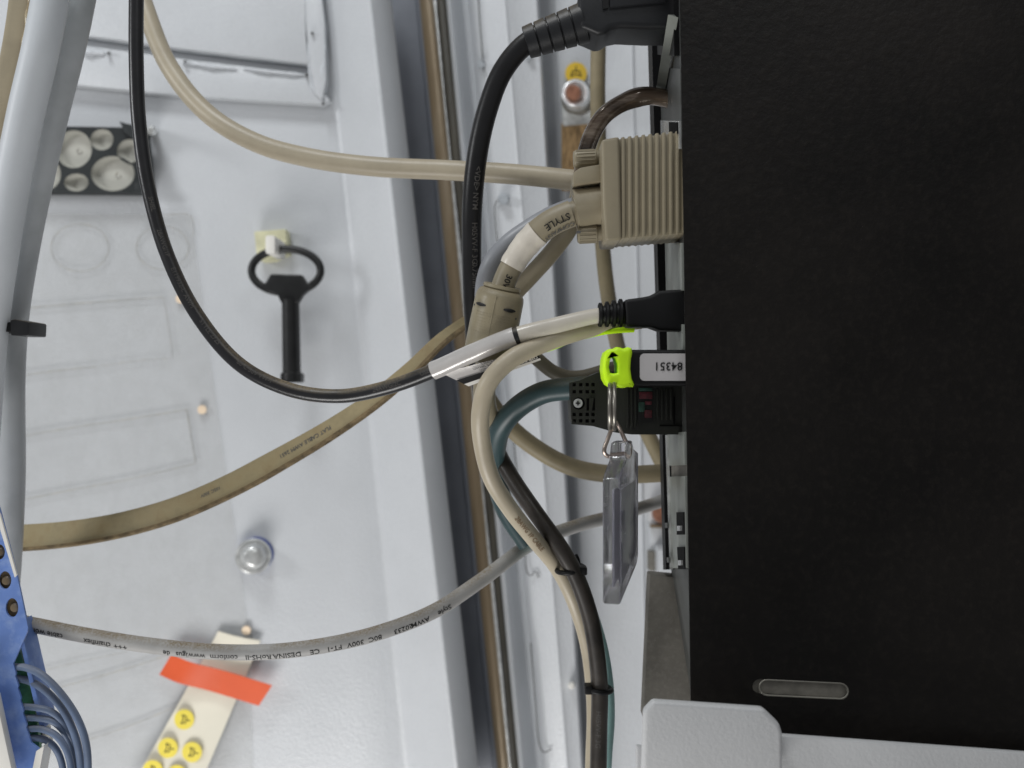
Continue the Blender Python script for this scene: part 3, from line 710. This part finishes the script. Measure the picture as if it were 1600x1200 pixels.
s, _ = sat(mp, 936, 1105); text_on('print', 'H05VV-F 3G', .0024, mp, .0029, s, -.2, M['inkw'], mt, flip=False)
q0, q1 = P(822, 67, .287), P(912, 36, .285); ax = (q1 - q0)
lathe('strain_relief', q0 + ax * .03, q1, [(0, .0041), (1, .0056)], M['iec'], mt)
for k in range(5):
    a = q0 + ax * (k * .205); b = q0 + ax * (k * .205 + .185)
    lathe('relief_ring', a, b, [(0, .0046 + .00025 * k), (.04, .0050 + .00025 * k), (.96, .0053 + .00025 * k), (1, .0048 + .00025 * k)], M['iec'], mt)
prism('plug_body', [(900, 6), (915, 0), (940, -8), (945, -60), (1040, -60), (1100, -60), (1100, 58), (1010, 59), (965, 57), (950, 60), (940, 68), (930, 68), (912, 60), (902, 58)], .279, .295, .287, M['iec'], mt, bevel=.0018, seg=3)
prism('plug_collar', [(936, -60), (946, -60), (946, 30), (938, 32)], .2782, .2792, .287, M['plug'], mt)
prism('moulded_step', [(948, -60), (1034, -60), (1034, 22), (990, 26), (948, 30)], .2780, .2795, .287, M['iec'], mt, bevel=.0006)

# serial plug with its cable, ferrite and tape
VG = [(985, 322, .275), (930, 326, .275), (890, 335, .275), (855, 352, .276), (824, 380, .278), (800, 415, .279), (785, 450, .280), (776, 490, .281), (765, 545, .284), (757, 600, .290), (760, 640, .300), (775, 668, .31)]
vt, vp = cable('monitor_cable', 'beige cable with ribbed rectangular plug, white tape and ferrite cylinder', VG, .00365, M['vga'])
j0 = sat(vp, 915, 328)[1]; j1 = sat(vp, 842, 362)[1]; j2 = sat(vp, 797, 420)[1]; jf0 = sat(vp, 782, 447)[1]
tube('cable_boot', vp[sat(vp, 975, 323)[1]:sat(vp, 893, 333)[1]][::1] if sat(vp, 975, 323)[1] < sat(vp, 893, 333)[1] else vp[:10], .0052, M['vga'], vt, n=28)
j1, j2 = sorted((j1, j2)); nn_ = j2 - j1
tube('tape_wrap', vp[j1:j2], lambda t: .0043 - .0004 * t + .00007 * math.sin(t * 23) + .00005 * math.sin(t * 57), M['tape'], vt, n=28)
tube('clear_tape', vp[sat(vp, 893, 333)[1]:j1 + 2], lambda t: .0041, M['vga'], vt, n=28)
for (px, py), tx, sz, an in (((892, 334), 'STYLE', .0028, -.25), ((893, 336), 'COPARTNER', .0023, -.85)):
    pass
s, _ = sat(vp, 854, 352); text_on('print', 'STYLE', .0030, vp, .0044, s - .0075, .25, M['ink'], vt, flip=False)
s, _ = sat(vp, 860, 350); text_on('print', 'COMPANY', .0023, vp, .0044, s - .0070, .95, M['inkg'], vt, flip=False)
s, _ = sat(vp, 793, 428); text_on('print', '30V', .0028, vp, .00368, s, .25, M['ink'], vt, flip=False)
# ferrite
fa, fb = P(785, 446, .280), P(760, 566, .284)
lathe('ferrite_core', fa, fb, [(0, .0052), (.0, .0058), (.035, .0060), (.05, .0056), (.07, .0066), (.12, .0074), (.17, .00765), (.5, .0078), (.97, .00775), (1, .0065)], M['ferrite'], vt, n=40)
ax = (fb - fa).normalized(); N_ = Vector((0, -1, 0)); N_ = (N_ - ax * N_.dot(ax)).normalized(); B2 = N_.cross(ax)
def onf(s, ang, r=.0078): return fa + (fb - fa) * s + (N_ * math.cos(ang) + B2 * math.sin(ang)) * r
for a0_, s0_ in ((.55, .27), (-.75, .27)):
    tube('moulded_slot', [onf(s0_ , a0_ + (k - 5) * .055, .0077) for k in range(11)], lambda t: .0002 + .0004 * math.sin(math.pi * t), M['ink'], vt, n=8)
for s_, a_ in ((.36, .95), (.80, .90), (.30, -1.2)):
    tube('pin_mark', [onf(s_, a_, .0075), onf(s_, a_, .00787)], .00032, M['inkg'], vt, n=8)
for k in range(8):
    tube('wear_ring', [onf(.36 + k * .035 + .004 * math.sin(k * 5), -.9 + j * .14, .00776) for j in range(12)], .00007, M['ferrite'], vt, n=5)
tube('mould_seam', [onf(s_ / 10, -.12, .00768 if s_ < 3 else .00778) for s_ in range(1, 11)], .00012, M['ferrite'], vt, n=6)
# hood: flange, ribs, thumbscrews
prism('plug_flange', [(935, 231), (962, 226), (966, 382), (941, 383), (937, 330)], .2655, .2855, .275, M['vga'], vt, bevel=.001, seg=3)
prism('plug_core', [(960, 228), (1075, 216), (1075, 371), (963, 379.5)], .2668, .2842, .275, M['vga'], vt, bevel=.0008)
for k in range(10):
    x = 965 + k * 10.3; yt = 226 - k * 1.15; yb = 380 - k * .8
    prism('grip_rib', [(x, yt), (x + 6, yt - .6), (x + 6.6, yb - .5), (x + .6, yb)], .2660, .2850, .275, M['vga'], vt, bevel=.0007, seg=2)
def thumb(y, x0, ln, rr):
    a = P(x0, y, .276); b = P(x0 + ln, y - ln * .05, .276)
    o = lathe('thumbscrew', a, b, [(0, rr * .86), (.06, rr), (.75, rr), (.78, rr * .85), (1, rr * .85)], M['vga'], vt)
    for k in range(16):
        an = 2 * math.pi * k / 16; off = Vector((0, -math.cos(an), math.sin(an))) * rr
        tube('knurl', [a + off + (b - a) * .08, a + off + (b - a) * .7], .00022, M['vga'], o, n=5)
thumb(249, 896, 46, .0023 * 1.15); thumb(366, 902, 40, .0021 * 1.35)
prism('screw_slot', rect(900, 364, 906, 367), .2722, .2735, .276, M['inkg'], vt)
prism('plug_lug', [(905, 268), (940, 262), (940, 290), (893, 296), (893, 276)], .270, .2815, .276, M['vga'], vt, bevel=.0012)
tube('boot_block', [P(940, 322, .276), P(898, 328, .276)], .0062, M['vga'], vt, n=28)

# grey tube arc and thinner beige cable behind the tape
cable('grey_lead', 'thin grey lead arching behind the white taped cable', [(905, 320, .30), (860, 338, .298), (820, 362, .296), (790, 385, .295), (768, 412, .296), (757, 450, .30), (760, 520, .31)], .0032, M['greyt'])
cable('beige_lead', 'thinner beige lead passing diagonally behind the white taped cable', [(905, 300, .31), (893, 350, .305), (864, 392, .302), (828, 432, .300), (802, 460, .301), (775, 500, .305)], .0030, M['beige'])

# beige cable in front curving down into the tied bundle
FB = [(1000, 500, .285), (945, 507, .280), (900, 519, .276), (848, 537, .273), (798, 562, .270), (764, 597, .269), (751, 642, .272), (753, 690, .277), (767, 745, .282), (797, 795, .290), (834, 842, .300), (872, 890, .311), (897, 940, .317), (916, 1000, .319), (925, 1060, .320), (928, 1120, .320), (926, 1180, .320), (924, 1260, .320)]
bt, bpth = cable('cream_cable', 'cream cable hooking down in front of the label flag into the bundle', FB, lambda t: .0029 - .0003 * t, M['beigelt'])
s, _ = sat(bpth, 800, 800); text_on('print', '28AWG 1P CABLE', .0024, bpth, .0029, s, .1, mat('tan_print', (.22, .15, .09), .5), bt, flip=False)

# added thin tube imitating neon light bounced onto the cream cable
cable('neon_bounce_strip', 'thin neon yellow green strip of painted bounce light just under the cream cable beside the black plug', [(990, 515, .280), (968, 516, .279), (942, 519, .2785), (915, 525, .278), (890, 532, .277), (868, 541, .277), (850, 547, .278)], .0009, M['neon'], n=12)
# teal cable
cable('teal_cable', 'dark teal cable leaving the olive black connector and joining the bundle', [(935, 604, .288), (893, 607, .29), (850, 613, .292), (812, 634, .296), (784, 665, .302), (774, 700, .310), (775, 745, .322), (792, 800, .326), (825, 850, .326)], .0037, M['teal'])
cable('teal_cable', 'pale turquoise cable at the right side of the tied bundle', [(790, 790, .332), (830, 842, .330), (880, 885, .327), (915, 935, .322), (938, 1000, .320), (949, 1060, .318), (952, 1120, .318), (948, 1180, .318), (944, 1260, .318)], .0020, M['teallt'])

# dusty beige cables behind
cable('dusty_cable', 'thick dusty beige cable swinging low behind the key fob', [(740, 560, .36), (755, 610, .36), (790, 660, .36), (840, 702, .36), (895, 730, .36), (960, 741, .36), (1060, 738, .36)], .0036, M['beigedk'])
cable('upright_cable', 'upright beige cable running down behind the plugs', [(935, -60, .40), (935, 60, .40), (934, 150, .40), (938, 300, .40), (943, 400, .40), (953, 480, .40), (970, 560, .40), (1000, 650, .40), (1040, 735, .40), (1070, 800, .40)], .0034, M['beigedk'])
cable('dark_lead', 'dark olive lead dipping behind the label flag to the connector', [(800, 525, .33), (838, 560, .33), (868, 583, .33), (900, 590, .33), (960, 575, .33)], .0026, mat('olive_cable', (.085, .075, .05), .5, dust=(.16, .13, .08), damt=.6))
cable('brown_cable', 'glossy brown transparent cable arching above the ribbed plug', [(1085, 175, .30), (1050, 157, .30), (1010, 150, .30), (975, 160, .30), (943, 182, .30), (923, 215, .30), (912, 255, .30), (905, 310, .305)], lambda t: .0029 + .0004 * math.exp(-((t - .33) / .06) ** 2), M['clearbrown'])

# flat beige cable
ft, fpth, fsec = flatcable('flat_cable', 'wide dusty flat beige cable sweeping from the left edge to the ferrite', [(-60, 840, .365), (30, 840, .36), (120, 832, .355), (200, 817, .35), (280, 793, .345), (360, 758, .342), (440, 715, .34), (520, 668, .338), (590, 620, .335), (640, 578, .336), (690, 530, .34), (730, 502, .345), (775, 480, .35)],
    lambda q: .0055 - .0009 * min(1, q * 2) - .0024 * max(0, min(1, (q - .55) / .4)), .0008, lambda q: -.36, M['flat'])
v = [];
for p, bb, nn, ww in fsec: v += [p - bb * ww + nn * .0012 - bb * .0001, p - bb * ww - nn * .0012 - bb * .0001, p - bb * (ww - .0011) - nn * .0012, p - bb * (ww - .0011) + nn * .0012]
n = len(fsec); obj('dirty_edge', v, [[i * 4 + k, i * 4 + (k + 1) % 4, (i + 1) * 4 + (k + 1) % 4, (i + 1) * 4 + k] for i in range(n - 1) for k in range(4)], M['flatedge'], ft, 40)
def flat_text(s, size, px, py, off):
    s0_, _ = sat(fpth, px, py); vs, fs = text_mesh(s, size); L = [0]
    for i in range(1, len(fpth)): L.append(L[-1] + (fpth[i] - fpth[i - 1]).length)
    out = []
    for c in vs:
        u = s0_ - c.x; i = min(range(len(L)), key=lambda q: abs(L[q] - u)); i = max(1, min(len(L) - 2, i)); p, bb, nn, ww = fsec[i]
        T = (fpth[i + 1] - fpth[i - 1]).normalized(); out.append(p + T * (u - L[i]) + bb * (off - c.y) + nn * .0009)
    obj('print', out, fs, M['inkg'], ft)
flat_text('FLAT CABLE AWM 2651', .0022, 520, 668, .0010); flat_text('105C 300V', .0019, 345, 765, .0012); flat_text('E', .0022, 490, 690, .001)

# grey control cable with lettering
GC = [(-60, 955, .312), (45, 975, .310), (130, 992, .307), (230, 1008, .303), (330, 1018, .30), (430, 1018, .30), (520, 1006, .302), (600, 986, .306), (680, 954, .312), (750, 908, .320), (830, 850, .335), (900, 822, .35), (960, 806, .36), (1060, 775, .38)]
gt, gp = cable('control_cable', 'grey printed control cable sagging across the lower left', GC, .0026, M['greyc'])
for (px, py), tx, sz in (((108, 989), 'cable works', .0026), ((182, 1001), 'chainflex', .0026), ((204, 1004), '+++', .0026), ((273, 1012), 'de', .0024), ((300, 1014), 'igus', .0024), ((327, 1017), 'www.', .0024), ((378, 1019), 'conform', .0024), ((428, 1018), 'RoHS-II', .0024), ((470, 1014), 'DESINA', .0024), ((500, 1010), 'CE', .0024), ((536, 1003), 'FT-1', .0024), ((570, 995), '300V', .0024), ((592, 989), '80C', .0024), ((640, 972), '20233', .0024), ((668, 960), 'AWM', .0024), ((700, 943), 'Style', .0024)):
    s, _ = sat(gp, px, py); text_on('print', tx, sz * 1.12, gp, .0026, s, -.42, M['ink'], gt, flip=True)

# ties on the bundle
def tie(label, x, y, d, w, slope, hx, hy):
    t = thing('cable_tie', label, 'cable tie', P(x, y, d), 'black ties on the hanging cable bundle')
    pts = []
    for k in range(28):
        a = 2 * math.pi * k / 28; pts.append(P(x + w * math.cos(a), y + slope * w * math.cos(a) + 6 * math.sin(a), d - .0065 * math.sin(a)))
    tube('strap', pts, .0009, M['plug'], t, n=8, closed=True)
    prism('head', rrect(hx - 6.5, hy - 6, hx + 6.5, hy + 7, 3), d - .006, d - .001, d, M['plug'], t, bevel=.0008)
    return t
t = tie('upper black tie on the hanging bundle, at its bend', 891, 889, .308, 21, -.1, 909, 887)
tube('tail', pp([(905, 885, .31), (903, 874, .308), (900, 868, .307)]), .0007, M['plug'], t, n=8)
tie('lower black tie on the hanging bundle with head at left', 936, 1076, .310, 19, .12, 918, 1070)

# ------------------------------------------------------------------ olive black fieldbus connector
pf = thing('fieldbus_connector', 'olive black connector with grid of holes and a screw under the memory stick', 'connector', P(980, 630, .29))
hx = (896, 906, 916, 925); hyy = (601, 612, 647, 657)
hl = [rect(x - 2.6, y - 2.6, x + 2.6, y + 2.6) for x in hx for y in hyy] + [rect(915, 622, 928, 641), ell(903, 630, 9.5, 9.5, 20)]
holed('front_shell', [(889, 598), (905, 594), (938, 580), (1085, 580), (1085, 678), (985, 678), (960, 675), (925, 665), (892, 662)], hl, .2785, .281, .282, M['profi'], pf)
prism('body', [(890, 599), (905, 595), (938, 581), (1084, 581), (1084, 677), (985, 677), (960, 674), (925, 664), (893, 661)], .2812, .297, .282, M['profi'], pf, bevel=.0008)
lathe('screw', P(903, 630, .282), P(903, 630, .2786), [(0, .0017), (.7, .0017), (1, .0014)], M['steel'], pf)
prism('screw_cross', rect(899.5, 629, 906.5, 631), .2783, .2786, .2786, M['ink'], pf); prism('screw_cross', rect(902, 626.5, 904, 633.5), .2783, .27862, .2786, M['ink'], pf)
prism('slot_bar', [(919, 622), (926, 622), (923, 641), (919, 641)], .2780, .280, .282, M['profi'], pf)
for x in (978, 984, 990): prism('grip_ridge', rect(x - 1.5, 606, x + 1.5, 668), .2778, .2787, .282, M['profi'], pf, bevel=.0002)
for x in (1024, 1031, 1038, 1045): prism('grip_ridge', rect(x - 1.8, 607, x + 1.8, 655), .2776, .2787, .282, M['profi'], pf, bevel=.0002)
prism('window', rrect(994, 604, 1017, 659, 3), .2779, .2786, .282, M['ink'], pf)
for x0, y0, x1, y1, m in ((995, 606, 1016, 611, 'ledg'), (996, 612, 1016, 623, 'red'), (995, 628, 1004, 643, 'ledg'), (1005, 626, 1015, 632, 'red'), (1004, 640, 1015, 652, 'red')):
    prism('switch_segment', rrect(x0, y0, x1, y1, 1.5), .2775, .2781, .282, M[m], pf, bevel=.0001)
prism('latch_line', rect(1028, 663, 1062, 665), .2780, .2787, .282, M['hole'], pf); prism('latch_line', rect(1049, 620, 1051, 662), .2780, .27868, .282, M['hole'], pf)

# ------------------------------------------------------------------ memory stick with neon cap, ring and fob
us = thing('memory_stick', 'black memory stick with white number label and neon green loop cap', 'memory stick', P(1020, 575, .267))
prism('body', rrect(978, 547, 1110, 603, 6), .2635, .2705, .267, M['plug'], us, bevel=.0012, seg=3)
prism('label', rrect(997, 553, 1110, 595, 7, 6), .26325, .2636, .267, M['white'], us)
text_flat('number', '84351', .0034, Q(1063, 567, .267, .2631), Vector((-1, 0, 0)), Vector((0, 0, -1)), M['ink'], us)
outer = [(943, 551), (950, 546), (958, 546), (961, 543), (967, 544), (972, 546), (978, 543), (984, 545), (985, 552), (983, 562), (982, 577), (984, 592), (988, 601), (986, 605), (979, 604), (973, 606), (967, 606), (960, 602), (952, 605), (946, 601), (941, 592), (939, 577), (940, 562)]
holed('loop_cap', outer, [[(955, 557), (959, 560), (962, 570), (962, 583), (956, 584), (951, 583), (949, 574), (951, 563)]], .2630, .2710, .267, M['neon'], us, bevel=.0010)
ri = thing('key_ring', 'worn split ring seen edge on, hanging through the neon green cap', 'key ring', P(957, 632, .262))
for dx, rr in ((-.00065, .0064), (.00065, .0066)):
    c = P(956.5, 635, .2600) + Vector((dx, 0, 0))
    tube('ring_coil', [c + Vector((rr * .112 * math.cos(a), rr * math.cos(a), rr * math.sin(a))) for a in [2 * math.pi * k / 40 for k in range(40)]], .00062, M['steeld'], ri, n=10, closed=True)
M['steelw'] = mat('warm_steel_wire', (.50, .42, .36), .28, .5, .9, var=.15, vscale=250)
tl = thing('wire_link', 'triangular steel wire link between the split ring and the clear fob', 'link', P(963, 690, .261))
tube('wire', spline([P(*q) for q in [(958, 664, .262), (950, 685, .261), (944, 704, .261), (948, 712, .262), (965, 714, .263), (982, 712, .265), (985, 705, .2655), (976, 686, .264), (966, 665, .2625), (962, 660, .262)]], .0006), .00062, M['steelw'], tl, n=10, closed=True)
fo = thing('acrylic_fob', 'clear acrylic key fob with grey insert hanging from the wire link', 'key fob', P(968, 840, .26))
near_ = P(969, 745, .247); wd = Vector((.0098, .0325, 0)); wd.normalize(); td = Vector((-wd.y, wd.x, 0))
def fbx(w0, w1, t0, t1, z0, z1, nm, m, bev, parent=fo, cut=0):
    b = Vector((near_.x, near_.y, 0)); v = []
    zt = P(969, 745, .247).z
    for t in (t0, t1):
        for w, z in ((w0, z0), (w1, z0 if not cut else z0), (w1, z1 + cut), (w1 - cut * .6, z1), (w0, z1)):
            v.append(b + wd * w + td * t + Vector((0, 0, zt - z)))
    f = [[0, 1, 2, 3, 4], [9, 8, 7, 6, 5]] + [[i, (i + 1) % 5, (i + 1) % 5 + 5, i + 5] for i in range(5)]
    f = [[a for k, a in enumerate(q) if a not in q[:k]] for q in f]
    return obj(nm, v, f, m, parent, 35, bev, 3)
def fpoly(poly, t0, t1, nm, m, bev):
    b = Vector((near_.x, near_.y, 0)); zt = near_.z; n = len(poly)
    v = [b + wd * w + td * t + Vector((0, 0, zt - z)) for t in (t0, t1) for w, z in poly]
    return obj(nm, v, [list(range(n)), list(range(2 * n - 1, n - 1, -1))] + [[i, (i + 1) % n, (i + 1) % n + n, i + n] for i in range(n)], m, fo, 35, bev, 3)
fpoly([(0, .0006), (.004, -.0014), (.010, -.0040), (.0125, -.0088), (.021, -.0088), (.024, -.0062), (.033, -.0044), (.033, .0275), (.0305, .0300), (0, .0355)], 0, .0050, 'block', M['acrylic'], .0009)
fpoly([(.004, .004), (.029, .004), (.029, .026), (.004, .031)], .0022, .0027, 'paper_insert', mat('grey_insert_card', (.30, .30, .34), .5), 0)

# ------------------------------------------------------------------ blue module with wires at the lower left
bm_ = thing('blue_module', 'blue terminal module with round holes at the lower left corner', 'terminal module', P(20, 1040, .30))
holed('front_plate', [(-60, 690), (-20, 725), (2, 800), (27, 895), (45, 980), (44, 986), (22, 1036), (26, 1052), (25, 1056), (30, 1071), (29, 1075), (34, 1090), (33, 1094), (38, 1110), (37, 1114), (43, 1132), (42, 1136), (50, 1160), (66, 1172), (52, 1230), (-60, 1230)], [ell(0, 862, 9, 12, 20), ell(9, 906, 10, 14, 20), ell(20, 949, 10, 15, 20)], .2995, .3003, .30, M['blue'], bm_)
prism('hole_back', [(-30, 830), (0, 838), (12, 885), (27, 935), (30, 966), (10, 968), (-20, 880)], .3010, .3018, .30, M['flatedge'], bm_)
for x, y in ((1, 862), (11, 907), (24, 949)): lathe('terminal_screw', P(x, y, .3012), P(x, y, .3002), [(0, .0016), (.8, .0015), (1, .001)], M['bronze'], bm_, n=14)
prism('white_edge', [(-2, 792), (3, 803), (29, 897), (26, 901), (0, 815), (-8, 803)], .2988, .2996, .30, M['whitep'], bm_)
prism('side_strip', [(40, 965), (47, 988), (59, 1040), (80, 1128), (74, 1134), (60, 1075), (45, 1010), (40, 988)], .3005, .309, .305, M['blue'], bm_, bevel=.0003)
prism('white_insert', [(34, 1000), (44, 992), (62, 1062), (76, 1122), (82, 1160), (70, 1160), (54, 1090)], .309, .3105, .31, M['whitep'], bm_)
prism('circuit_board', [(26, 1026), (33, 1010), (50, 1065), (62, 1130), (66, 1172), (50, 1165), (30, 1070)], .3035, .3050, .305, M['green'], bm_)
prism('contact_block', [(34, 1040), (41, 1030), (58, 1095), (68, 1160), (58, 1170), (44, 1095)], .3050, .308, .308, M['ink'], bm_)
prism('white_slab', [(-60, 1050), (0, 1082), (34, 1240), (-60, 1240)], .2925, .2955, .295, M['whitep'], bm_, bevel=.0005)
prism('foot', [(64, 1168), (76, 1160), (66, 1215), (52, 1225)], .297, .303, .30, M['whitep'], bm_)
WR = [[(22, 1042, .302), (40, 1043, .300), (66, 1055, .298), (97, 1086, .297), (122, 1125, .297), (135, 1165, .298), (138, 1240, .30)],
      [(26, 1060, .302), (45, 1064, .302), (72, 1080, .300), (100, 1112, .299), (119, 1155, .299), (126, 1195, .30), (128, 1240, .30)],
      [(36, 1104, .302), (58, 1106, .300), (80, 1112, .300), (100, 1130, .301), (114, 1160, .303), (120, 1240, .305)],
      [(38, 1122, .302), (60, 1122, .3005), (84, 1128, .300), (104, 1150, .302), (115, 1190, .303), (118, 1240, .303)],
      [(42, 1139, .302), (64, 1139, .300), (86, 1148, .299), (103, 1170, .299), (112, 1205, .30), (114, 1240, .30)],
      [(46, 1153, .302), (68, 1155, .301), (84, 1166, .301), (96, 1190, .302), (101, 1240, .303)]]
ordn = ['outermost and topmost', 'second from the top', 'third from the top', 'fourth from the top', 'fifth from the top', 'innermost and lowest']
for k, w in enumerate(WR):
    t, _ = cable('thin_wire', 'blue grey wire of the blue module, %s of the arched wires' % ordn[k], w, .0011 if k > 1 else .0012, M['wire'], 'blue grey wires of the blue module', n=14)
    t['category'] = 'wire'
